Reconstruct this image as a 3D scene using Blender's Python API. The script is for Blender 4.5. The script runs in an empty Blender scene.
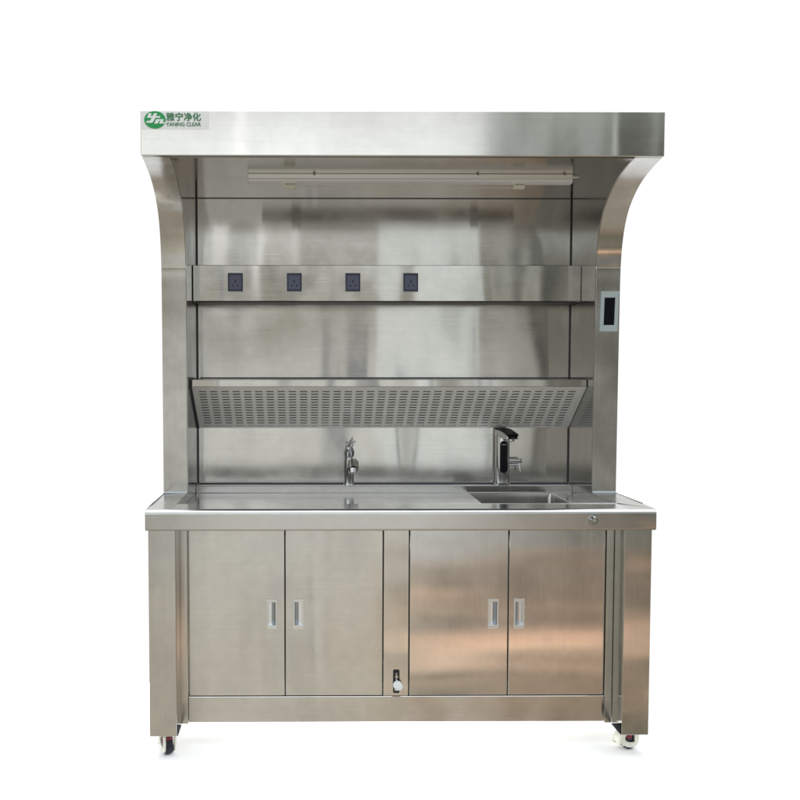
import bpy, bmesh, math, random
from mathutils import Vector, Matrix
random.seed(4)
C = bpy.context.scene.collection
G = .806                      # height of the worktop above the floor; model z is measured from the worktop

# ------------------------------------------------------------------ materials
def nmat(name):
    m = bpy.data.materials.new(name); m.use_nodes = True
    nt = m.node_tree; b = nt.nodes['Principled BSDF']
    return m, nt, b

def plain(name, col, rough=.5, metal=0., coat=0., noise=0.):
    m, nt, b = nmat(name)
    b.inputs['Base Color'].default_value = (*col, 1)
    b.inputs['Roughness'].default_value = rough
    b.inputs['Metallic'].default_value = metal
    if coat: b.inputs['Coat Weight'].default_value = coat
    if noise:
        tc = nt.nodes.new('ShaderNodeTexCoord'); n = nt.nodes.new('ShaderNodeTexNoise')
        n.inputs['Scale'].default_value = 60; n.inputs['Detail'].default_value = 4
        nt.links.new(tc.outputs['Object'], n.inputs['Vector'])
        r = nt.nodes.new('ShaderNodeMapRange')
        r.inputs['To Min'].default_value = max(0, rough-noise); r.inputs['To Max'].default_value = rough+noise
        nt.links.new(n.outputs['Fac'], r.inputs['Value']); nt.links.new(r.outputs[0], b.inputs['Roughness'])
    return m

def steel(name, base=(.58, .575, .55), rough=.26, aniso=.6, grain='x', warp=.0016, wscale=(2.6, 2.6, .8),
          stain=.10, seed=0., rot=None, lines=.022):
    """brushed stainless steel: grain='x' means brush lines run along the u direction of the face"""
    m, nt, b = nmat(name); N = nt.nodes; L = nt.links
    b.inputs['Metallic'].default_value = 1
    tc = N.new('ShaderNodeTexCoord')
    uv = N.new('ShaderNodeUVMap'); uv.uv_map = 'UVMap'
    def noise(vec, scale, sc3, detail=3, off=0.):
        mp = N.new('ShaderNodeMapping'); mp.inputs['Scale'].default_value = sc3
        mp.inputs['Location'].default_value = (off+seed, off*1.7+seed*2, seed)
        L.new(vec, mp.inputs['Vector'])
        n = N.new('ShaderNodeTexNoise'); n.inputs['Scale'].default_value = scale
        n.inputs['Detail'].default_value = detail
        L.new(mp.outputs[0], n.inputs['Vector']); return n.outputs['Fac']
    def rng(v, a, c, lo=0., hi=1.):
        r = N.new('ShaderNodeMapRange'); r.inputs['From Min'].default_value = lo; r.inputs['From Max'].default_value = hi
        r.inputs['To Min'].default_value = a; r.inputs['To Max'].default_value = c
        L.new(v, r.inputs['Value']); return r.outputs[0]
    def mul(a, c):
        x = N.new('ShaderNodeMath'); x.operation = 'MULTIPLY'; L.new(a, x.inputs[0])
        if isinstance(c, float): x.inputs[1].default_value = c
        else: L.new(c, x.inputs[1])
        return x.outputs[0]
    g3 = (6, 900, 1) if grain == 'x' else (900, 6, 1)
    fine = noise(uv.outputs[0], 1., g3, 3, 3.1)
    mid = noise(uv.outputs[0], 1., (2, 120, 1) if grain == 'x' else (120, 2, 1), 3, 7.7)
    blot = noise(tc.outputs['Object'], 7., (1, 1, .8), 5, 1.3)
    blot2 = noise(tc.outputs['Object'], 28., (1, 1, 1), 4, 5.3)
    # base colour: faint brushed lines and handling marks
    k = mul(rng(fine, 1-lines, 1+lines, .3, .7), rng(mid, 1-lines*.7, 1+lines*.7, .3, .7))
    k = mul(k, rng(blot, 1-stain, 1+stain*.3, .3, .62))
    k = mul(k, rng(blot2, 1-stain*.45, 1+stain*.2, .3, .7))
    cm = N.new('ShaderNodeVectorMath'); cm.operation = 'SCALE'; cm.inputs[0].default_value = base
    L.new(k, cm.inputs['Scale']); L.new(cm.outputs[0], b.inputs['Base Color'])
    r = mul(rng(fine, rough*.85, rough*1.2, .3, .7), rng(blot, .85, 1.25, .35, .65))
    L.new(r, b.inputs['Roughness'])
    b.inputs['Anisotropic'].default_value = aniso
    b.inputs['Anisotropic Rotation'].default_value = (.25 if grain == 'x' else 0) if rot is None else rot
    tg = N.new('ShaderNodeTangent'); tg.direction_type = 'UV_MAP'; tg.uv_map = 'UVMap'
    L.new(tg.outputs[0], b.inputs['Tangent'])
    # sheet metal is never quite flat
    w = noise(tc.outputs['Object'], 1., wscale, 1.2, 11.)
    bp = N.new('ShaderNodeBump'); bp.inputs['Distance'].default_value = warp*3; bp.inputs['Strength'].default_value = 1
    L.new(w, bp.inputs['Height'])
    L.new(bp.outputs[0], b.inputs['Normal'])
    return m

M = {}
M['hood'] = steel('hood_steel', rough=.10, aniso=.9, warp=.0042, wscale=(3.2, 1, .6), seed=1, stain=.08)
M['back'] = steel('back_steel', base=(.56, .555, .53), rough=.10, aniso=.9, warp=.0040, wscale=(3, 1, 1.0), seed=2, stain=.08)
M['strip'] = steel('strip_steel', rough=.10, aniso=.9, warp=.0036, wscale=(3.4, 1, .8), seed=5, stain=.10)
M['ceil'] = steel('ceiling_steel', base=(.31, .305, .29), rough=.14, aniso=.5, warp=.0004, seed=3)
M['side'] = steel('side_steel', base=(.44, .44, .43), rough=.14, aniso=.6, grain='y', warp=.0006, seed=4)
M['column'] = steel('column_steel', rough=.14, aniso=.8, grain='y', warp=.0012, wscale=(1.2, 1.2, 5), seed=6, stain=.14)
M['top'] = steel('worktop_steel', base=(.56, .56, .55), rough=.17, aniso=.4, warp=.0002, seed=7, stain=.06, lines=.03)
M['rim'] = steel('rim_steel_dimmed', base=(.42, .415, .39), rough=.2, aniso=.3, warp=.0002, seed=17, stain=.12)  # darker copy of the worktop steel, offsetting the white backdrop's reflection
M['sink'] = steel('sink_steel', base=(.5, .5, .48), rough=.22, aniso=.3, warp=.0004, seed=8)
M['doorl'] = steel('door_steel', base=(.56, .55, .525), rough=.13, aniso=.9, warp=.0022, wscale=(4, 1, .7), seed=9, stain=.09)
M['doorr'] = steel('door_steel_polished', base=(.57, .555, .53), rough=.105, aniso=.9, grain='y', warp=.0013, wscale=(.8, 1, 4.5), seed=10, stain=.09)
M['frame'] = steel('frame_steel', base=(.55, .545, .52), rough=.16, aniso=.8, grain='y', warp=.0006, seed=11, stain=.07)
M['leg'] = steel('leg_steel', rough=.12, aniso=.85, grain='y', warp=.0014, wscale=(1, 1, 4.5), seed=12, stain=.08)
M['perf'] = steel('perforated_steel', base=(.95, .95, .91), rough=.15, aniso=.4, warp=.0004, seed=13, stain=.04)
M['perf'].node_tree.nodes['Principled BSDF'].inputs['Metallic'].default_value = .16
M['chrome'] = plain('chrome', (.56, .57, .58), .05, 1)
M['satin'] = plain('satin_aluminium', (.74, .75, .74), .32, 1, noise=.05)
M['weld'] = plain('silicone_bead', (.55, .6, .66), .35)
M['edge_highlight'] = plain('pale_highlight', (.62, .63, .62), .4)  # pale colour standing in for highlights along the tray edges
M['gasket'] = plain('dark_sealant', (.055, .06, .075), .5, noise=.1)
M['void'] = plain('dark_inside', (.06, .055, .05), .7)
M['navy'] = plain('socket_plastic', (.03, .038, .09), .35, noise=.08)
M['navyd'] = plain('socket_insert_plastic', (.10, .12, .20), .38)
M['black'] = plain('black_plastic', (.008, .008, .01), .3)
M['screen'] = plain('black_glass', (.002, .003, .005), .3)
M['screen'].node_tree.nodes['Principled BSDF'].inputs['Specular IOR Level'].default_value = .16
M['bezel'] = plain('grey_bezel', (.42, .5, .52), .4, noise=.06)
M['mattblack'] = plain('matt_black_shade', (.012, .013, .016), .85)  # black for the plates that stand in for a dark reflection
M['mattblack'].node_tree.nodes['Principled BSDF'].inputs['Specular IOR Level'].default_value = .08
M['cream'] = plain('cream_plastic', (.80, .80, .68), .42, noise=.08)
M['wheel'] = plain('wheel_rubber', (.012, .015, .03), .45, noise=.1)
M['red'] = plain('red_dial', (.22, .012, .03), .4)
M['diff'] = plain('lamp_diffuser', (.86, .88, .92), .3)
M['lampbody'] = plain('lamp_housing', (.82, .81, .77), .35)
M['white'] = plain('white_tag', (.85, .88, .9), .35)
M['sticker'] = plain('sticker_film', (.86, .89, .89), .4)
M['green'] = plain('green_ink', (.008, .33, .09), .45)
M['ink'] = plain('green_letter_ink', (.02, .20, .08), .45)
M['print'] = plain('pale_print', (.55, .56, .58), .4)
M['paper'] = plain('white_floor_paper', (.94, .94, .94), .9)

# ------------------------------------------------------------------ mesh helpers
def box(bm, x0, x1, y0, y1, z0, z1, bev=0., seg=1, mi=0):
    vs = [bm.verts.new((x, y, z)) for z in (z0, z1) for y in (y0, y1) for x in (x0, x1)]
    q = [(0, 2, 3, 1), (4, 5, 7, 6), (0, 1, 5, 4), (2, 6, 7, 3), (0, 4, 6, 2), (1, 3, 7, 5)]
    fs = [bm.faces.new([vs[i] for i in f]) for f in q]
    for f in fs: f.material_index = mi
    if bev:
        es = list({e for f in fs for e in f.edges})
        r = bmesh.ops.bevel(bm, geom=es, offset=bev, segments=seg, profile=.5, affect='EDGES')
        for f in r['faces']: f.material_index = mi
    return fs

def cyl(bm, p0, p1, r0, r1=None, n=24, cap=True, mi=0, smooth=True):
    if r1 is None: r1 = r0
    p0 = Vector(p0); p1 = Vector(p1); d = (p1-p0).normalized()
    a = d.orthogonal().normalized(); b = d.cross(a)
    r = [[bm.verts.new(p+(a*math.cos(t)+b*math.sin(t))*rr) for t in [2*math.pi*i/n for i in range(n)]]
         for p, rr in ((p0, r0), (p1, r1))]
    for i in range(n):
        f = bm.faces.new((r[0][i], r[0][(i+1) % n], r[1][(i+1) % n], r[1][i])); f.smooth = smooth; f.material_index = mi
    if cap:
        for k, rr in enumerate((r0, r1)):
            if rr > 1e-5:
                f = bm.faces.new(r[k] if k else r[k][::-1]); f.material_index = mi

def tube(bm, pts, rad, n=16, mi=0, flat=1.):
    """swept tube with a radius per point"""
    pts = [Vector(p) for p in pts]; rings = []
    if not isinstance(rad, (list, tuple)): rad = [rad]*len(pts)
    ref = Vector((1, 0, 0))
    for i, p in enumerate(pts):
        d = (pts[min(i+1, len(pts)-1)]-pts[max(i-1, 0)]).normalized()
        a = (ref-d*ref.dot(d)).normalized(); b = d.cross(a)
        rings.append([bm.verts.new(p+a*math.cos(t)*rad[i]*flat+b*math.sin(t)*rad[i]) for t in [2*math.pi*k/n for k in range(n)]])
    for r0, r1 in zip(rings, rings[1:]):
        for k in range(n):
            f = bm.faces.new((r0[k], r0[(k+1) % n], r1[(k+1) % n], r1[k])); f.smooth = True; f.material_index = mi
    for r in (rings[0][::-1], rings[-1]):
        f = bm.faces.new(r); f.material_index = mi

def sphere(bm, c, r, sc=(1, 1, 1), mi=0, u=20, v=12):
    res = bmesh.ops.create_uvsphere(bm, u_segments=u, v_segments=v, radius=r)
    for vv in res['verts']:
        vv.co = Vector((vv.co.x*sc[0], vv.co.y*sc[1], vv.co.z*sc[2]))+Vector(c)
        for f in vv.link_faces: f.smooth = True; f.material_index = mi

def prism(bm, pts, axis, a, b, bev=0., mi=0):
    """extrude a 2D outline along an axis: axis 'x' -> pts are (y,z); 'y' -> (x,z); 'z' -> (x,y)"""
    def mk(p, t):
        return {'x': (t, p[0], p[1]), 'y': (p[0], t, p[1]), 'z': (p[0], p[1], t)}[axis]
    lo = [bm.verts.new(mk(p, a)) for p in pts]; hi = [bm.verts.new(mk(p, b)) for p in pts]
    fs = []; n = len(pts)
    fs.append(bm.faces.new(lo)); fs.append(bm.faces.new(hi[::-1]))
    for i in range(n): fs.append(bm.faces.new((lo[i], hi[i], hi[(i+1) % n], lo[(i+1) % n])))
    for f in fs: f.material_index = mi
    bmesh.ops.recalc_face_normals(bm, faces=fs)
    if bev:
        es = list({e for f in fs[:2] for e in f.edges})
        r = bmesh.ops.bevel(bm, geom=es, offset=bev, segments=1, profile=.5, affect='EDGES')
        for f in r['faces']: f.material_index = mi
    return fs

def finish(bm):
    bm.normal_update()
    uv = bm.loops.layers.uv.verify(); uv_name = uv
    for f in bm.faces:
        n = f.normal; ax = max(range(3), key=lambda i: abs(n[i]))
        for l in f.loops:
            c = l.vert.co
            l[uv].uv = (c.y, c.z) if ax == 0 else ((c.x, c.z) if ax == 1 else (c.x, c.y))

def obj(name, bm, mats, parent=None, label=None, sharp=True, ang=30):
    bmesh.ops.recalc_face_normals(bm, faces=bm.faces[:])
    finish(bm)
    me = bpy.data.meshes.new(name); bm.to_mesh(me); bm.free()
    me.uv_layers[0].name = 'UVMap'
    for m in (mats if isinstance(mats, (list, tuple)) else [mats]): me.materials.append(m)
    if sharp: me.set_sharp_from_angle(angle=math.radians(ang))
    o = bpy.data.objects.new(name, me); C.objects.link(o)
    if parent: o.parent = parent
    if label: o['label'] = label
    return o

def B(): return bmesh.new()

# ------------------------------------------------------------------ the workstation
root = bpy.data.objects.new('laboratory_workstation', None); C.objects.link(root)
root['label'] = 'brushed stainless steel laboratory workstation with hood, sink, two taps and four cabinet doors, on castors'
root['category'] = 'workstation'
root.location = (0, 0, G)

XI, XO, BK = .7155, .8, .695

# --- side panels with the curved front
def curve_pts():
    # front edge from the worktop up to the hood (y, z)
    pts = [(.392, 0)]
    key = [(.388, .45), (.384, .70), (.380, .79), (.369, .86), (.345, .925), (.305, .98), (.245, 1.022), (.175, 1.053), (.09, 1.074), (.012, 1.0868)]
    # smooth (Catmull-Rom) through the keys
    K = [(.392, .2)]+key+[(-.07, 1.095)]
    for i in range(1, len(K)-2):
        p0, p1, p2, p3 = K[i-1], K[i], K[i+1], K[i+2]
        for s in range(6):
            t = s/6
            q = [.5*((2*p1[k])+(-p0[k]+p2[k])*t+(2*p0[k]-5*p1[k]+4*p2[k]-p3[k])*t*t+(-p0[k]+3*p1[k]-3*p2[k]+p3[k])*t**3) for k in (0, 1)]
            pts.append(tuple(q))
    pts.append(key[-1])
    return pts
CP = curve_pts()
SPLIT = .790
for s in (-1, 1):
    a, b = (-XO, -XI) if s < 0 else (XI, XO)
    bm = B()
    low = [p for p in CP if p[1] < SPLIT-.004]
    f0 = low[-1][0]-.0002
    prism(bm, low+[(f0, SPLIT-.0002), (BK, SPLIT-.0002), (BK, 0)], 'x', a, b, .0005)
    up = [p for p in CP if p[1] > SPLIT+.004]
    fs = prism(bm, [(f0, SPLIT+.0002)]+up+[(BK, 1.0868)], 'x', a, b, .0005)
    for f in bm.faces:
        if f.normal.y < -.05 or abs(f.normal.z) > .1: f.smooth = True
    sp = obj('side_panel', bm, M['column'], root, ang=18)
    # inner liner sheet
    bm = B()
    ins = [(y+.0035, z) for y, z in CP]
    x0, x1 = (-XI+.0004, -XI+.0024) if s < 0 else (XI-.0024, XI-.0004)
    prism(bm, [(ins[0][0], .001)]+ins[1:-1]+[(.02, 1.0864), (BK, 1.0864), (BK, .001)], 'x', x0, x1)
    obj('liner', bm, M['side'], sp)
    # pale sealant line where the column stands on the worktop
    bm = B()
    cyl(bm, (a, .391, .002), (b, .391, .002), .0035, n=10)
    obj('sealing_bead', bm, M['weld'], sp)

# --- back panel
bm = B(); box(bm, -XI, XI, BK, BK+.012, -.004, 1.0868, .001)
back = obj('back_panel', bm, M['back'], root)
bm = B()
for s in (-1, 1):
    x = s*(XI-.0045)
    w = .0019 if s < 0 else .0013
    box(bm, x-w, x+w, BK-.004, BK-.0004, -.0055, 1.086)
box(bm, -XI+.008, XI-.008, BK-.003, BK-.0004, 1.0825, 1.0862)
box(bm, -XI+.008, XI-.008, BK-.004, BK-.0004, -.0048, .0005)
obj('seam', bm, M['gasket'], back)

# --- hood
bm = B()
box(bm, -.801, .801, -.004, .71, 1.0875, 1.2235, .0025)
hood = obj('hood', bm, [M['hood']], root)
bm = B()
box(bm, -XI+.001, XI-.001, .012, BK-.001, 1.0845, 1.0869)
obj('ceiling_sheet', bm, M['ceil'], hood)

# --- sticker with the maker's mark
stk_y = -.0048
bm = B(); box(bm, -.7975, -.5925, stk_y, -.0041, 1.1665, 1.2205, 0)
st = obj('sticker', bm, M['sticker'], root, 'pale sticker with green oval emblem and green lettering')
bm = B()
ocx, ocz, orx, orz = -.7565, 1.1945, .0325, .0262
n = 64
outer = [(ocx+orx*math.cos(2*math.pi*i/n), ocz+orz*math.sin(2*math.pi*i/n)) for i in range(n)]
prism(bm, outer, 'y', stk_y-.0010, stk_y-.0001)
obj('emblem', bm, M['green'], st)
def lg(p): return (ocx+(p[0]-408)/365*orx, ocz-(p[1]-315)/253*orz)
Y1 = [(208, 130), (308, 130), (265, 210), (330, 210), (380, 130), (492, 130), (450, 210), (605, 210), (580, 260), (425, 260),
      (400, 310), (365, 360), (330, 395), (300, 406), (108, 406), (140, 348), (225, 348), (255, 335), (275, 310), (298, 260), (133, 260)]
Y2 = [(455, 300), (690, 300), (715, 322), (672, 386), (790, 386), (790, 427), (570, 427), (552, 412), (595, 345), (550, 345), (500, 427), (385, 427)]
bm = B()
for P in (Y1, Y2): prism(bm, [lg(p) for p in P], 'y', stk_y-.0016, stk_y-.0011)
obj('monogram', bm, M['white'], st)

def text_mesh(txt, x, z, width, height, y, off=0., squash=None):
    cu = bpy.data.curves.new('t', 'FONT'); cu.body = txt; cu.size = 1; cu.extrude = 0; cu.offset = off
    cu.resolution_u = 4
    o = bpy.data.objects.new('t', cu); C.objects.link(o)
    dg = bpy.context.evaluated_depsgraph_get(); dg.update()
    me = o.evaluated_get(dg).to_mesh()
    co = [v.co.copy() for v in me.vertices]; fa = [list(p.vertices) for p in me.polygons]
    x0 = min(c.x for c in co); x1 = max(c.x for c in co); z0 = min(c.y for c in co); z1 = max(c.y for c in co)
    bpy.data.objects.remove(o); 
    V = [Vector((x+(c.x-x0)/(x1-x0)*width, y, z+(c.y-z0)/(z1-z0)*height)) for c in co]
    return V, fa
def add_text(bm, V, fa, th=.0004):
    vs = [bm.verts.new(v) for v in V]; fs = []
    for f in fa:
        try: fs.append(bm.faces.new([vs[i] for i in f]))
        except ValueError: pass
    r = bmesh.ops.extrude_face_region(bm, geom=fs)
    for e in r['geom']:
        if isinstance(e, bmesh.types.BMVert): e.co.y += th
bm = B()
for k, (ox, oz) in enumerate(((0, 0), (.0009, 0), (.00045, .0004), (.00045, -.0004), (-.0003, 0))):
    add_text(bm, *text_mesh('雅宁净化', -.7225+ox, 1.1915+oz, .105, .0245, stk_y-.0010-.00003*k))
for k, (ox, oz) in enumerate(((0, 0), (.0005, 0), (.0002, .0002))):
    add_text(bm, *text_mesh('YANING CLEAR', -.7225+ox, 1.1755+oz, .105, .0115, stk_y-.0010-.00003*k))
obj('lettering', bm, M['ink'], st, sharp=False)

# --- hood lamp under the ceiling
bm = B()
LX0, LX1, LY = -.490, .590, .262
prism(bm, [(LY-.020, 1.0835), (LY+.020, 1.0835), (LY+.020, 1.066), (LY+.014, 1.060), (LY-.014, 1.060), (LY-.020, 1.066)], 'x', LX0, LX1, .001)
M['lampmetal'] = plain('lamp_aluminium', (.86, .86, .83), .3, 1)
lamp = obj('hood_lamp', bm, M['lampmetal'], root)
bm = B()
prism(bm, [(LY-.0195, 1.0655), (LY-.0225, 1.0635), (LY-.0225, 1.053), (LY-.012, 1.0475), (LY+.012, 1.0475), (LY+.0195, 1.053), (LY+.0195, 1.0655)], 'x', LX0+.001, LX1-.001, .0015)
M['lamplens'] = plain('lamp_lens', (.93, .95, .98), .35, .3)
obj('diffuser', bm, M['lamplens'], lamp)
for cx in (-.352, .413):
    bm = B()
    box(bm, cx-.019, cx+.019, LY-.012, LY+.010, 1.029, 1.042, .0015)
    box(bm, cx-.019, cx-.011, LY-.006, LY+.006, 1.040, 1.0505)
    obj('clip', bm, M['cream'], lamp)
bm = B(); cyl(bm, (-.333, LY, 1.033), (.394, LY, 1.033), .0016, n=8)
obj('rod', bm, M['satin'], lamp)
lamp.scale.z = .82; lamp.location.z = 1.0835*.18
bm = B(); 
cyl(bm, (LX1, LY, 1.076), (LX1+.026, LY, 1.078), .006, .002, n=10)
obj('cable_gland', bm, M['lampbody'], lamp)
for cx in (-.27, .272, .560):
    bm = B(); cyl(bm, (cx, LY-.0265, 1.081), (cx, LY-.0195, 1.079), .0045, n=10); obj('screw', bm, M['satin'], lamp)

# --- socket strip with four sockets
SY = .553
bm = B(); box(bm, -XI+.0045, .7122, SY, BK-.0005, .686, .8175, .0015)
strip = obj('socket_strip', bm, M['strip'], root)
bm = B(); box(bm, -XI+.0028, -XI+.0052, SY+.012, BK-.006, .684, .8185)
box(bm, -XI+.010, .705, SY+.02, BK-.006, .6832, .6858)  # dark strip put in for the shadow line under the box
obj('seam', bm, M['gasket'], strip)  # side seam, plus the dark strip standing in for the shadow line
for cx in (-.5555, -.3402, -.1258, .0862):
    z0, z1 = .7225, .7880
    bm = B()
    box(bm, cx-.0265, cx+.0265, SY-.0065, SY-.0026, z0, z1, .0012)
    so = obj('power_socket', bm, M['navy'], strip)
    bm = B(); box(bm, cx-.0285, cx+.0272, SY-.0025, SY-.0003, z0-.0022, z1+.0006, .0005)
    obj('back_box_rim', bm, M['bezel'], so)
    bm = B()
    box(bm, cx-.0215, cx+.0215, SY-.0082, SY-.0066, z0+.006, z1-.008, .0006)
    obj('insert', bm, M['navyd'], so)
    bm = B()
    zc = z0+.026
    box(bm, cx-.0022, cx+.0022, SY-.0088, SY-.0083, zc+.003, zc+.015)
    for s in (-1, 1):
        prism(bm, [(cx+s*.006, zc-.009), (cx+s*.012, zc-.009), (cx+s*.012, zc-.005), (cx+s*.008, zc-.003), (cx+s*.006, zc-.005)], 'y', SY-.0088, SY-.0083)
    obj('pin_slot', bm, M['black'], so)

# --- perforated exhaust box
bm = B()
PX0, PX1 = -.7065, .7115
T = (.462, .3735); Bt = (BK-.004, .2127)
nc, nr = 34, 14
def pp(x, t): return (x, T[0]+(Bt[0]-T[0])*t, T[1]+(Bt[1]-T[1])*t)
xs = [PX0]; m0, m1 = -.6845, .6795
pitch = (m1-m0-.0265)/(nc-1)
for i in range(nc): xs += [m0+i*pitch, m0+i*pitch+.0265]
xs.append(PX1)
ts = [0]; t0, t1 = .095, .955; tp = (t1-t0)/(nr-.5)
for j in range(nr): ts += [t0+j*tp, t0+j*tp+tp*.40]
ts.append(1)
grid = [[bm.verts.new(pp(x, t)) for x in xs] for t in ts]
for j in range(len(ts)-1):
    for i in range(len(xs)-1):
        if i % 2 == 1 and j % 2 == 1: continue
        bm.faces.new((grid[j][i], grid[j+1][i], grid[j+1][i+1], grid[j][i+1]))
nrm = Vector((0, -(T[1]-Bt[1]), -(Bt[0]-T[0]))).normalized()
r = bmesh.ops.extrude_face_region(bm, geom=bm.faces[:])
for e in r['geom']:
    if isinstance(e, bmesh.types.BMVert): e.co -= nrm*.0012
shelf = obj('exhaust_shelf', bm, M['perf'], root, sharp=True)
bm = B(); box(bm, PX0, PX1, .4595, BK-.0055, .3742, .4005, .0015)
obj('shelf_lip', bm, M['strip'], shelf)
bm = B()
prism(bm, [(T[0]+.030, .3738), (BK-.008, .3738), (BK-.008, Bt[1]+.014)], 'x', PX0+.003, PX1-.003)
obj('duct', bm, M['black'], shelf)
bm = B()
box(bm, -XI+.0026, PX0-.0005, .470, BK-.006, .372, .402)
prism(bm, [(T[0]+.004, .372), (BK-.006, .372), (BK-.006, Bt[1]-.002), (BK-.010, Bt[1]-.002)], 'x', -XI+.0026, PX0-.0008)
prism(bm, [(T[0]+.004, .402), (BK-.006, .402), (BK-.006, Bt[1]-.002), (BK-.010, Bt[1]-.002)], 'x', PX1+.0004, XI-.0026)
box(bm, PX0+.004, PX1-.004, BK-.004, BK-.0006, .4008, .4060)
obj('seam', bm, M['gasket'], shelf)

# --- worktop: flanged top with a sunken tray and a sink
TZ, LZ, TY0, TY1 = -.032, -.004, .127, .640
SX0, SX1, SY0, SY1 = .318, .634, .318, .628
bm = B()
# front flange profile with a rolled edge (y,z), swept along x
R = .017
prof = [(TY0, -.002)]+[(.014, 0)]
prof += [(0.0+R*(1-math.sin(a)), -R*(1-math.cos(a))) for a in [math.pi/2*i/8*1.0 for i in range(1, 9)]]
prof = [(TY0, 0), (.03, 0)]+[(R-R*math.sin(a), -R+R*math.cos(a)) for a in [math.pi/2*i/8 for i in range(0, 9)]]
prof += [(0, -.060), (.002, -.0655), (.006, -.067), (.018, -.067), (.018, -.040), (TY0, -.040)]
rows_ = [[bm.verts.new((x_, y_, z_)) for y_, z_ in prof] for x_ in (-.7995, -XI, XI, .7995)]
for ra, rb in zip(rows_, rows_[1:]):
    for k in range(len(prof)):
        bm.faces.new((ra[k], rb[k], rb[(k+1) % len(prof)], ra[(k+1) % len(prof)]))
bm.faces.new(rows_[0]); bm.faces.new(rows_[-1][::-1])
bmesh.ops.recalc_face_normals(bm, faces=bm.faces[:])
bm.normal_update()
for f in bm.faces:
    if abs(f.calc_center_median().x) > XI+.001 and f.normal.z > .97: f.material_index = 1
for f in bm.faces:
    if len(f.verts) == 4: f.smooth = True
# side rims
for s in (-1, 1):
    a, b = sorted((s*XI, s*.7995))
    box(bm, a, b, TY0, .71, -.0665, 0, mi=1)
# rear ledge
box(bm, -XI, XI, TY1, .71, -.0665, LZ)
# tray floor round the sink hole
for (a, b, c, d) in ((-XI, SX0, TY0, TY1), (SX1, XI, TY0, TY1), (SX0, SX1, TY0, SY0), (SX0, SX1, SY1, TY1)):
    box(bm, a, b, c, d, TZ-.004, TZ)
bmesh.ops.remove_doubles(bm, verts=bm.verts[:], dist=.00005)
top = obj('worktop', bm, [M['top'], M['rim']], root)
bv = top.modifiers.new('b', 'BEVEL'); bv.width = .0035; bv.segments = 2; bv.limit_method = 'ANGLE'; bv.angle_limit = math.radians(60)
wn = top.modifiers.new('w', 'WEIGHTED_NORMAL'); wn.keep_sharp = True; wn.weight = 100
for n_, y_, z_, r_ in (('ledge_highlight', TY1-.0005, LZ-.0008, .0023), ('tray_highlight', TY1-.0012, TZ+.0012, .0017)):  # pale rods added as painted highlights on the ledge edges
    bm = B(); cyl(bm, (-XI+.004, y_, z_), (XI-.004, y_, z_), r_, n=10); obj(n_, bm, M['edge_highlight'], top)
# sink bowl
bm = B()
t = .0015; D = -.225
ri = .02
def rr(x0, x1, y0, y1, r, z, n=6):
    out = []
    for cx, cy, a0 in ((x1-r, y1-r, 0), (x0+r, y1-r, 90), (x0+r, y0+r, 180), (x1-r, y0+r, 270)):
        for k in range(n+1):
            a = math.radians(a0+90*k/n); out.append(bm.verts.new((cx+r*math.cos(a), cy+r*math.sin(a), z)))
    return out
rings = [rr(SX0+.0005, SX1-.0005, SY0+.0005, SY1-.0005, .004, TZ-.001), rr(SX0+.0015, SX1-.0015, SY0+.0015, SY1-.0015, .016, TZ-.02),
         rr(SX0+.002, SX1-.002, SY0+.002, SY1-.002, ri, D+.02), rr(SX0+.02, SX1-.02, SY0+.02, SY1-.02, ri, D), rr(.445, .507, .442, .504, .03, D-.003)]
for a, b in zip(rings, rings[1:]):
    for k in range(len(a)):
        f = bm.faces.new((a[k], a[(k+1) % len(a)], b[(k+1) % len(a)], b[k])); f.smooth = True
bm.faces.new(rings[-1])
sink = obj('sink_bowl', bm, M['sink'], top)
bm = B(); cyl(bm, (.476, .473, D-.002), (.476, .473, D+.002), .03, .026)
for k in range(8):
    a = k*math.pi/4; cyl(bm, (.476+.015*math.cos(a), .473+.015*math.sin(a), D+.0021), (.476+.015*math.cos(a), .473+.015*math.sin(a), D+.0026), .003, n=8, mi=1)
obj('drain', bm, [M['chrome'], M['black']], sink)
# round push button on the front flange
bm = B()
cyl(bm, (.600, -.0004, -.0335), (.600, -.006, -.0335), .0165, .0155, n=32)
cyl(bm, (.600, -.0062, -.0335), (.600, -.011, -.0335), .0125, .0095, n=32)
obj('push_button', bm, M['chrome'], top)
bm = B(); cyl(bm, (.600, -.0112, -.0335), (.600, -.0122, -.0335), .0045, .0045, n=24)
box(bm, .5993, .6007, -.0126, -.0123, -.0375, -.0295, mi=1)
obj('button_centre', bm, [M['satin'], M['black']], top)

# --- cabinet
DY = .120
bm = B()
box(bm, -.785, -.7825, .115, .70, -.7275, -.0672); box(bm, .7825, .785, .115, .70, -.7275, -.0672)   # sides
box(bm, -.782, .782, .69, .70, -.72, -.0675)
box(bm, -.782, .782, DY+.020, .689, -.7185, -.7125)
box(bm, -.782, .782, DY+.022, DY+.026, -.712, -.0675)     # dark lining just behind the doors
carc = obj('carcass', bm, M['frame'], root)
bm = B(); box(bm, -.68, .68, DY+.0165, DY+.0212, -.632, -.080)
obj('inner_lining', bm, M['void'], carc)
bm = B(); box(bm, -.679, .679, DY+.002, DY+.016, -.080, -.0674)
obj('top_rail', bm, M['frame'], root)
for s in (-1, 1):
    a, b = sorted((s*.6835, s*.710))
    bm = B(); box(bm, a, b, DY, DY+.02, -.7255, -.0674, .0012)
    obj('side_stile', bm, M['frame'], root)
bm = B(); box(bm, -.6822, .6822, DY-.001, DY+.02, -.7198, -.6345, .0012)
obj('plinth', bm, M['doorl'], root)
# centre post
bm = B(); box(bm, -.0445, .0375, DY, DY+.02, -.6335, -.0685, .0012)
post = obj('centre_post', bm, M['leg'], root)
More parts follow.
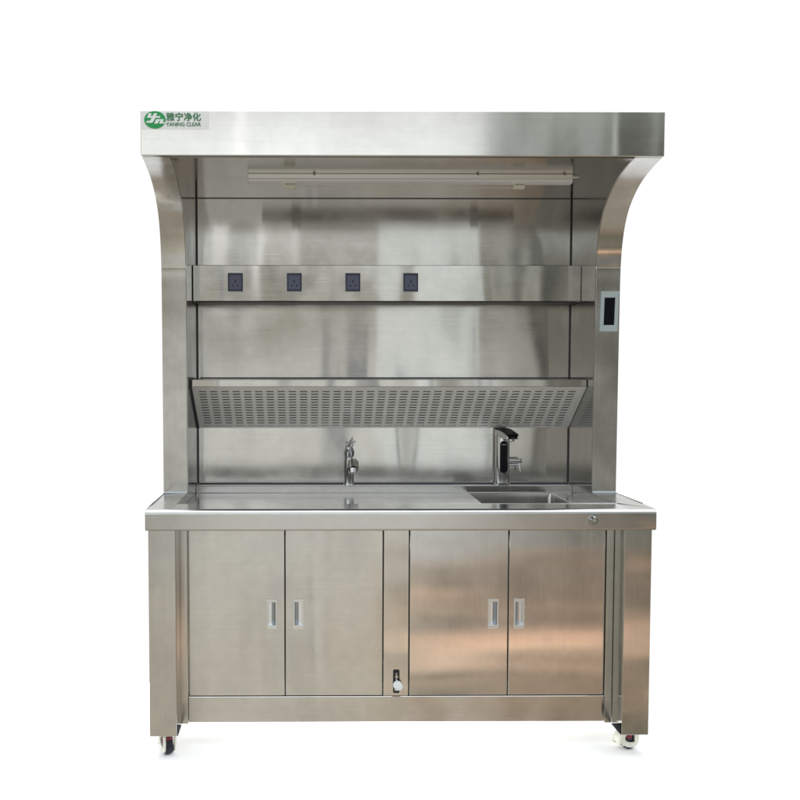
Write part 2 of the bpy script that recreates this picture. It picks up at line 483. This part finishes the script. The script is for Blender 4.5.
# black slot with white round tag
bm = B()
zs0, zs1 = -.6235, -.5455
prism(bm, [(-.0125+.003, zs0), (.0055, zs0), (.0085, zs0+.003), (.0085, zs1-.003), (.0055, zs1), (-.0125+.003, zs1), (-.0125, zs1-.003), (-.0125, zs0+.003)], 'y', DY-.0015, DY-.0003)
lk = obj('drain_slot', bm, M['black'], post)
bm = B(); cyl(bm, (-.002, DY-.0016, -.566), (-.002, DY-.012, -.566), .0065, .005)
cyl(bm, (-.002, DY-.008, -.553), (-.002, DY-.008, -.612), .0028)
box(bm, -.008, .003, DY-.006, DY-.0016, -.615, -.609, .001)
obj('latch', bm, M['chrome'], lk)
bm = B(); cyl(bm, (.001, DY-.020, -.5935), (.003, DY-.012, -.5935), .0150, .0150, n=32)
for v in bm.verts: v.co.x += (v.co.z+.5935)*-.15
cyl(bm, (.001, DY-.0225, -.5935), (.001, DY-.0202, -.5935), .008, .009, n=24)
obj('knob', bm, M['white'], lk)

def door(x0, x1, hx, mat):
    """door leaf with a real recess cut for its flush handle"""
    z0, z1 = -.6315, -.0835
    hw, hz0, hz1 = .0165, -.4090, -.3125
    bm = B()
    X = [x0, hx-hw, hx+hw, x1]; Z = [z0, hz0, hz1, z1]
    g = [[bm.verts.new((x, DY, z)) for x in X] for z in Z]
    for j in range(3):
        for i in range(3):
            if i == 1 and j == 1: continue
            bm.faces.new((g[j][i], g[j][i+1], g[j+1][i+1], g[j+1][i]))
    r = bmesh.ops.extrude_face_region(bm, geom=bm.faces[:])
    for e in r['geom']:
        if isinstance(e, bmesh.types.BMVert): e.co.y += .016
    d = obj('door', bm, mat, root)
    b = d.modifiers.new('b', 'BEVEL'); b.width = .0013; b.segments = 2; b.limit_method = 'ANGLE'
    # handle
    bm = B()
    fw = .0055; y0 = DY-.0028
    ix0, ix1, iz0, iz1 = hx-hw+fw-.001, hx+hw-fw+.001, hz0+.011, hz1-.009
    ox0, ox1, oz0, oz1 = hx-hw-.0015, hx+hw+.0015, hz0-.0015, hz1+.0015
    box(bm, ox0, ox1, y0, DY-.0002, iz1, oz1, .0008); box(bm, ox0, ox1, y0, DY-.0002, oz0, iz0, .0008)
    box(bm, ox0, ix0, y0, DY-.0002, iz0, iz1, .0008); box(bm, ix1, ox1, y0, DY-.0002, iz0, iz1, .0008)
    h = obj('handle', bm, M['satin'], d)
    bm = B()
    side = 1 if hx > (x0+x1)/2 else -1
    # cup behind, curved to the bottom
    n = 10; pr = [(ix0, DY-.001)]
    pr = []
    for k in range(n+1):
        t = k/n; x = ix0+(ix1-ix0)*t
        tt = t if side > 0 else 1-t
        pr.append((x, DY+.0005+.0135*min(1, (1-tt)*2.2)**.7))
    lo = [bm.verts.new((x, y, iz0)) for x, y in pr]; hi = [bm.verts.new((x, y, iz1)) for x, y in pr]
    for k in range(n):
        f = bm.faces.new((lo[k], lo[k+1], hi[k+1], hi[k])); f.smooth = True
    for row in (lo, hi):
        zz = row[0].co.z
        fr = [bm.verts.new((x, DY-.0015, zz)) for x, y in pr]
        for k in range(n): bm.faces.new((row[k], row[k+1], fr[k+1], fr[k]))
    for k in (0, n):
        x, y = pr[k]
        a = [bm.verts.new((x, DY-.0015, z)) for z in (iz0, iz1)]
        bm.faces.new((lo[k], hi[k], a[1], a[0]))
    obj('grip_cup', bm, M['chromeish'], h)
    return d
M['chromeish'] = plain('bright_zinc', (.72, .75, .78), .22, 1)
door(-.6785, -.3677, -.4095, M['doorl'])
door(-.3645, -.0478, -.3225, M['doorl'])
door(.0408, .3616, .3140, M['doorr'])
door(.3648, .6785, .3990, M['doorr'])

# --- legs and castors
for s in (-1, 1):
    a, b = sorted((s*.7075, s*.7935))
    bm = B(); box(bm, a, b, .02, .1145, -.7275, -.0672, .0015)
    obj('leg', bm, M['leg'], root)
    bm = B(); box(bm, a, b, .60, .70, -.7275, -.7205, .0015)
    box(bm, a+(.077 if s < 0 else 0), b-(0 if s < 0 else .077), .60, .689, -.7205, -.0680)
    obj('leg', bm, M['leg'], root)
    # black plate on the inner leg face, standing in for a dark reflection
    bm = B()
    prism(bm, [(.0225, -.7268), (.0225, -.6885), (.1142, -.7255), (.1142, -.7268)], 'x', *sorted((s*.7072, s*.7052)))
    obj('shade_wedge', bm, M['mattblack'], root)

def castor(x, y, rz, big=False):
    r = bpy.data.objects.new('castor', None); C.objects.link(r); r.parent = root
    r.location = (x, y, -G); r.rotation_euler = (0, 0, rz); r.scale = (.89, .89, .838)
    # local: wheel axle along x, z=0 at the floor
    bm = B()
    wr = .030
    cyl(bm, (-.0125, 0, wr), (.0125, 0, wr), wr-.0005, n=56)
    for sx in (-1, 1): cyl(bm, (sx*.0126, 0, wr), (sx*.0145, 0, wr), wr-.0025, wr-.008, n=56)
    w = obj('wheel', bm, M['wheel'], r, ang=24)
    # housing: two open cheeks with a tail lobe, joined by a top bridge
    arm = [(-.051, .026), (-.051, .034), (-.048, .050), (-.038, .064), (-.030, .076), (-.018, .079), (-.018, .066), (-.026, .052), (-.026, .043), (-.016, .034), (0, .029),
           (.016, .029), (.016, .079), (.034, .079), (.035, .050), (.032, .026), (.022, .013), (0, .009), (-.019, .014), (-.029, .020), (-.042, .019)]
    bm = B()
    for sx in (-1, 1):
        prism(bm, arm, 'x', *sorted((sx*.0165, sx*.0225)), .0010)
    box(bm, -.0225, .0225, -.018, .034, .0795, .0862, .002)
    prism(bm, [(-.048, .050), (-.038, .064), (-.030, .076), (-.026, .074), (-.034, .060), (-.043, .047), (-.046, .030), (-.050, .030)], 'x', -.0164, .0164, .0006)
    obj('housing', bm, M['cream'], r)
    bm = B(); cyl(bm, (0, -.003, .043), (0, -.003, .062), .0185, n=28)
    for k in range(14):
        a = 2*math.pi*k/14; cyl(bm, (.0187*math.cos(a), -.003+.0187*math.sin(a), .044), (.0187*math.cos(a), -.003+.0187*math.sin(a), .061), .0012, n=6)
    obj('levelling_dial', bm, M['red'], r)
    bm = B(); cyl(bm, (-.0235, 0, .020), (.0235, 0, .020), .0035, n=16); obj('axle', bm, M['satin'], r)
    bm = B(); cyl(bm, (-.0232, -.043, .0275), (.0232, -.043, .0275), .0022, n=12); obj('rivet', bm, M['black'], r)
    bm = B(); box(bm, -.034, .034, -.030, .034, .0864, .0935, .001); obj('mounting_plate', bm, M['black'], r)
    return r
castor(-.7460, .080, math.radians(205))
castor(.7590, .112, math.radians(-72))
castor(-.7440, .63, math.radians(195))
castor(.7440, .63, math.radians(160))

# --- display on the right column
bm = B()
fy = .3835
tilt = -.006
def quad_frame(bm, x0, x1, z0, z1, w, h0, h1, y0, y1):
    box(bm, x0, x1, y0, y1, z1-h1, z1, .0008); box(bm, x0, x1, y0, y1, z0, z0+h0, .0008)
    box(bm, x0, x0+w, y0, y1, z0+h0, z1-h1, .0008); box(bm, x1-w, x1, y0, y1, z0+h0, z1-h1, .0008)
quad_frame(bm, .7300, .7925, .5690, .7085, .0125, .022, .022, fy-.009, fy+.008)
for v in bm.verts: v.co.x += (v.co.z-.64)*.025
dis = obj('display', bm, M['bezel'], root)
bm = B(); box(bm, .7427, .7798, fy-.0045, fy+.006, .5912, .6863)
for v in bm.verts: v.co.x += (v.co.z-.64)*.025
obj('screen', bm, M['screen'], dis)

# --- taps
bm = B()
tx, ty = -.1335, .668
cyl(bm, (tx, ty, LZ+.0003), (tx, ty, LZ+.006), .0225, .0205, n=32)
cyl(bm, (tx, ty, LZ+.006), (tx, ty, .112), .0185, .0175, n=40)
tube(bm, [(tx, ty, .095), (tx, ty-.012, .122), (tx-.0005, ty-.022, .132)], [.0175, .0200, .0165], n=24)
tap = obj('tap', bm, M['chrome'], root, 'small chrome single lever tap in the middle of the worktop')
bm = B()
tube(bm, [(tx, ty-.005, .075), (tx+.002, ty-.045, .092), (tx+.005, ty-.085, .096), (tx+.008, ty-.115, .088), (tx+.009, ty-.130, .070)],
     [.0135, .0155, .0185, .0225, .0205], n=28)
cyl(bm, (tx+.009, ty-.1285, .071), (tx+.009, ty-.134, .056), .0160, .0150, n=24, mi=0)
obj('spout', bm, M['chrome'], tap)
bm = B(); cyl(bm, (tx+.009, ty-.1342, .0578), (tx+.009, ty-.1346, .0570), .010, n=24)
obj('aerator', bm, M['black'], tap)
bm = B()
tube(bm, [(tx, ty-.010, .128), (tx+.003, ty-.012, .145), (tx+.010, ty-.03, .158), (tx+.018, ty-.06, .166)], [.0145, .0105, .0065, .0052], n=16)
sphere(bm, (tx, ty-.012, .136), .0135, (1, 1, .8))
sphere(bm, (tx-.006, ty-.02, .152), .0045)
obj('lever', bm, M['chrome'], tap)

# digital tap
bm = B()
dx, dy = .4515, .662
body = []
def rrect(cx, cy, hx, hy, r, n=5):
    out = []
    for sx, sy, a0 in ((1, 1, 0), (-1, 1, 90), (-1, -1, 180), (1, -1, 270)):
        for k in range(n+1):
            a = math.radians(a0+90*k/n); out.append((cx+sx*(hx-r)+r*math.cos(a), cy+sy*(hy-r)+r*math.sin(a)))
    return out
prism(bm, rrect(dx, dy, .0255, .024, .014), 'z', LZ+.006, .190, .001)
prism(bm, rrect(dx, dy, .0300, .0275, .016), 'z', LZ+.0003, LZ+.0058, .001)
dt = obj('digital_tap', bm, M['chrome'], root, 'tall chrome electric tap with black oval front display beside the sink')
for f in dt.data.polygons:
    if abs(f.normal.z) < .5: f.use_smooth = True
bm = B()
# spout head reaching forward and to the right
ang = math.radians(12)
sec = [(-.026, .182), (-.026, .210), (.03, .207), (.090, .192), (.096, .185), (.092, .177), (.075, .174), (.03, .178)]
prism(bm, sec, 'x', -.0225, .0225, .003)
for v in bm.verts:
    l, w = v.co.y, v.co.x
    v.co.x = dx+l*math.sin(ang)+w*math.cos(ang); v.co.y = dy-l*math.cos(ang)+w*math.sin(ang)
obj('spout', bm, M['chrome'], dt)
bm = B()
sec = [(-.0265, .2103), (-.0265, .2135), (.03, .2105), (.093, .1955), (.097, .1900), (.091, .1922), (.03, .2073)]
prism(bm, sec, 'x', -.0230, .0230, .0006)
for v in bm.verts:
    l, w = v.co.y, v.co.x
    v.co.x = dx+l*math.sin(ang)+w*math.cos(ang); v.co.y = dy-l*math.cos(ang)+w*math.sin(ang)
obj('top_cap', bm, M['screen'], dt)
bm = B()
e = Vector((dx+.080*math.sin(ang), dy-.080*math.cos(ang), .1765))
cyl(bm, e, e+Vector((.001, -.002, -.009)), .0125, .011, n=24)
obj('aerator', bm, M['chrome'], dt)
bm = B()
zt, zb, hw = .166, .044, .0145
pts = [(dx+.001+hw*math.cos(math.radians(a)), zt-hw+hw*math.sin(math.radians(a))) for a in range(0, 181, 12)]
pts += [(dx+.001+hw*math.cos(math.radians(a)), zb+hw+hw*math.sin(math.radians(a))) for a in range(180, 361, 12)]
prism(bm, pts, 'y', dy-.0262, dy-.0215)
obj('display_window', bm, M['screen'], dt)
bm = B()
for k, w in enumerate((.003, .004, .003, .0035)):
    x = dx-.008+k*.0048; box(bm, x, x+w, dy-.0266, dy-.0263, .1500, .1530)
obj('printed_mark', bm, M['print'], dt)
bm = B()
cyl(bm, (dx+.025, dy-.004, .088), (dx+.068, dy-.004, .088), .0095, .0090, n=24)
cyl(bm, (dx+.069, dy-.004, .088), (dx+.074, dy-.004, .088), .0090, .007, n=24)
cyl(bm, (dx+.025, dy-.004, .073), (dx+.060, dy-.004, .073), .0045, n=16)
obj('side_valve', bm, M['chrome'], dt)
bm = B()
cyl(bm, (dx+.063, dy-.006, .080), (dx+.067, dy-.012, .050), .0018, .0022, n=12); sphere(bm, (dx+.067, dy-.012, .049), .0045)
obj('lever', bm, M['chrome'], dt)

# ------------------------------------------------------------------ floor: white seamless paper
bm = B()
lo = [bm.verts.new((x, y, 0)) for x, y in ((-.92, -.035), (.92, -.035), (.92, .95), (-.92, .95))]
bm.faces.new(lo)
fl = obj('floor', bm, M['paper']); fl['kind'] = 'structure'
fl['label'] = 'white studio paper under the castors'

# ------------------------------------------------------------------ world: made-up surroundings, coloured for the steel to mirror
W = bpy.data.worlds.new('World'); bpy.context.scene.world = W; W.use_nodes = True
nt = W.node_tree; N = nt.nodes; L = nt.links
bg = N['Background']
tc = N.new('ShaderNodeTexCoord'); sx = N.new('ShaderNodeSeparateXYZ'); L.new(tc.outputs['Generated'], sx.inputs[0])
class E:
    def __init__(s, v): s.v = v
    def _o(s, op, o, third=None):
        n = N.new('ShaderNodeMath'); n.operation = op
        for i, q in enumerate((s, o)):
            if q is None: continue
            if isinstance(q, E): L.new(q.v, n.inputs[i])
            else: n.inputs[i].default_value = q
        return E(n.outputs[0])
    def __add__(s, o): return s._o('ADD', o)
    def __sub__(s, o): return s._o('SUBTRACT', o)
    def __mul__(s, o): return s._o('MULTIPLY', o)
    def __truediv__(s, o): return s._o('DIVIDE', o)
    def mx(s, o): return s._o('MAXIMUM', o)
    def mn(s, o): return s._o('MINIMUM', o)
    def exp(s): return s._o('EXPONENT', None)
    def ab(s): return s._o('ABSOLUTE', None)
def step(e, a, b, lo=0., hi=1.):
    r = N.new('ShaderNodeMapRange'); r.interpolation_type = 'SMOOTHSTEP'
    r.inputs['From Min'].default_value = a; r.inputs['From Max'].default_value = b
    r.inputs['To Min'].default_value = lo; r.inputs['To Max'].default_value = hi
    L.new(e.v, r.inputs['Value']); return E(r.outputs[0])
dX, dY, dZ = E(sx.outputs[0]), E(sx.outputs[1]), E(sx.outputs[2])
inv = (dY*-1.).mx(.12)
U = dX/inv; V = dZ/inv
def px(p): return (p-305)/940
def py(p): return (325-p)/940
def mixc(f, a, b):
    m = N.new('ShaderNodeMix'); m.data_type = 'RGBA'
    if isinstance(f, E): L.new(f.v, m.inputs[0])
    else: m.inputs[0].default_value = f
    for i, q in ((6, a), (7, b)):
        if isinstance(q, tuple): m.inputs[i].default_value = (*q, 1)
        else: L.new(q, m.inputs[i])
    return m.outputs[2]
def ramp(e, stops):
    r = N.new('ShaderNodeValToRGB'); L.new(e.v, r.inputs[0]); cr = r.color_ramp
    cr.interpolation = 'EASE'
    while len(cr.elements) > 1: cr.elements.remove(cr.elements[-1])
    cr.elements[0].position = stops[0][0]; cr.elements[0].color = (*stops[0][1], 1)
    for p, c in stops[1:]:
        el = cr.elements.new(p); el.color = (*c, 1)
    return r.outputs[0]
# vertical gradients for the left and right half of these surroundings (values are radiance)
# position = (V + 1) / 2.6
def vp(p): return (py(p)+1)/2.6
t = (V+1.)/2.6
left = ramp(t, [(0, (.74, .68, .55)), (vp(900), (.56, .51, .42)), (vp(735), (.70, .65, .55)), (vp(600), (.80, .76, .66)), (vp(480), (.84, .85, .82)), (vp(340), (.93, .93, .88)), (vp(250), (.40, .37, .30)),
                (vp(190), (.46, .45, .41)), (vp(140), (1.72, 1.80, 1.84)), (vp(60), (1.0, 1.0, 1.0)), (1, (.8, .85, .9))])
right = ramp(t, [(0, (.40, .27, .18)), (vp(900), (.30, .27, .20)), (vp(735), (.34, .31, .24)), (vp(640), (.32, .28, .21)), (vp(560), (.30, .25, .19)), (vp(470), (.30, .29, .25)), (vp(340), (.26, .255, .22)), (vp(250), (.20, .20, .17)),
                 (vp(180), (.24, .25, .22)), (vp(130), (.31, .33, .30)), (vp(60), (.5, .53, .5)), (1, (.7, .75, .8))])
lr = step(U, px(400), px(610))
col = mixc(lr, left, right)
def blob(col, cx, cy, sx_, sy_, c, k=1., hard=False):
    a = (U-px(cx))/(sx_/940); b = (V-py(cy))/(sy_/940)
    g = ((a*a+b*b)*-1.).exp()*k
    return mixc(g, col, c)
def vband(col, x0, x1, y0, y1, c, k=1., soft=6):
    s = soft/940
    g = step(U, px(x0)-s, px(x0)+s)*step(U, px(x1)-s, px(x1)+s, 1, 0)*step(V, py(y1)-s*3, py(y1)+s*3)*step(V, py(y0)-s*3, py(y0)+s*3, 1, 0)*k
    return mixc(g, col, c)
# warm, pale and dark bands added low down for doors and legs to mirror
col = blob(col, 540, 596, 150, 34, (1.45, .92, .60), .9)
col = vband(col, 395, 660, 612, 620, (1.6, 1.22, .86), .6, 3)
col = vband(col, 395, 660, 634, 648, (.28, .23, .18), .8, 3)
col = vband(col, 395, 660, 650, 662, (.85, .60, .40), .8, 3)
col = vband(col, 395, 660, 668, 695, (.17, .15, .11), .7, 4)
col = vband(col, 395, 660, 576, 583, (.24, .19, .15), .5, 3)
col = blob(col, 480, 520, 120, 16, (.72, .52, .38), .6)
g = step(U, px(176), px(194), 1, 0)*step(V, py(250), py(200), 1, 0)*.6
col = mixc(g, col, (.44, .41, .34))
col = vband(col, 286, 300, 440, 640, (.50, .50, .52), .6, 4)
col = vband(col, 306, 318, 440, 660, (1.15, 1.12, 1.05), .5, 4)
col = vband(col, 322, 334, 440, 600, (.55, .54, .53), .5, 4)
col = vband(col, 212, 230, 440, 700, (.98, .94, .84), .4, 8)
col = vband(col, 240, 262, 560, 740, (.64, .60, .50), .5, 8)
# light and dark bands added higher up for the panels to mirror
col = vband(col, 318, 348, 290, 430, (.30, .31, .35), .75, 5)
col = vband(col, 386, 470, 130, 480, (1.0, 1.05, 1.04), .7, 5)
col = vband(col, 395, 600, 535, 572, (.34, .29, .23), .7, 5)
col = vband(col, 376, 412, 535, 760, (.62, .52, .36), .6, 4)
col = vband(col, 356, 374, 305, 360, (.85, .85, .82), .6, 6)
col = vband(col, 450, 461, 280, 470, (.24, .26, .27), .7, 4)
col = vband(col, 505, 524, 140, 480, (.62, .64, .58), .55, 5)
col = vband(col, 532, 552, 180, 480, (.13, .13, .12), .75, 6)
col = vband(col, 586, 604, 60, 240, (.85, .88, .84), .8, 5)
col = vband(col, 612, 655, 60, 240, (.15, .15, .13), .75, 7)
col = vband(col, 560, 580, 60, 180, (.30, .31, .29), .5, 7)
col = vband(col, 236, 262, 60, 240, (1.7, 1.7, 1.7), .6, 8)
col = vband(col, 194, 210, 170, 480, (.26, .29, .34), .65, 4)
col = vband(col, 232, 246, 190, 400, (.55, .57, .58), .5, 5)
# bright zone added overhead so rolled edges catch a highlight
up = step(V, 1.2, 2.2)
col = mixc(up, col, (1.9, 2.0, 2.1))
gm = N.new('ShaderNodeGamma'); L.new(col, gm.inputs[0]); gm.inputs[1].default_value = 1.28
sc_ = N.new('ShaderNodeVectorMath'); sc_.operation = 'SCALE'; L.new(gm.outputs[0], sc_.inputs[0]); sc_.inputs['Scale'].default_value = 1.12
hs = N.new('ShaderNodeHueSaturation'); hs.inputs['Saturation'].default_value = .84; L.new(sc_.outputs[0], hs.inputs['Color'])
front = hs.outputs[0]
# everything beyond the workstation is a white backdrop
side = mixc(step(dZ, -.3, .5), (.25, .23, .20), (.8, .84, .86))
c2 = mixc(step(dY, -.30, -.08), front, side)
c3 = mixc(step(dY, .02, .25), c2, (1.04, 1.04, 1.04))
ground = mixc(step(dZ, -.75, -.52), (.45, .40, .33), c3)
c4 = mixc(step(dZ, .74, .92), ground, (2.2, 2.3, 2.4))
L.new(c4, bg.inputs['Color']); bg.inputs['Strength'].default_value = 1
W.cycles.sampling_method = 'MANUAL'; W.cycles.sample_map_resolution = 512

def area(name, loc, rot, sx_, sy_, power, col=(1, 1, 1), spread=180):
    l = bpy.data.lights.new(name, 'AREA'); l.shape = 'RECTANGLE'; l.size = sx_; l.size_y = sy_; l.energy = power; l.color = col
    l.spread = math.radians(spread)
    o = bpy.data.objects.new(name, l); C.objects.link(o); o.location = loc; o.rotation_euler = [math.radians(a) for a in rot]
    return o
area('floor_fill_light', (0, 1.15, .24), (60, 0, 180), 1.4, .34, 115, spread=130)  # unseen lamp added behind the cabinet to whiten the floor

# ------------------------------------------------------------------ camera
cam = bpy.data.cameras.new('camera'); co = bpy.data.objects.new('camera', cam); C.objects.link(co)
cam.sensor_width = 36; cam.lens = 940.27/800*36
cam.shift_x = (400-314.24)/800; cam.shift_y = (418.51-400)/800
co.location = (-.2961, -2.9117, .4369+G)
co.rotation_euler = (math.pi/2-.0523, 0, -.0083*-1*-1)
cam.clip_end = 100
sc = bpy.context.scene; sc.camera = co
sc.render.resolution_x = sc.render.resolution_y = 1024
sc.view_settings.view_transform = 'Standard'; sc.view_settings.look = 'None'
sc.view_settings.exposure = 0; sc.view_settings.gamma = 1
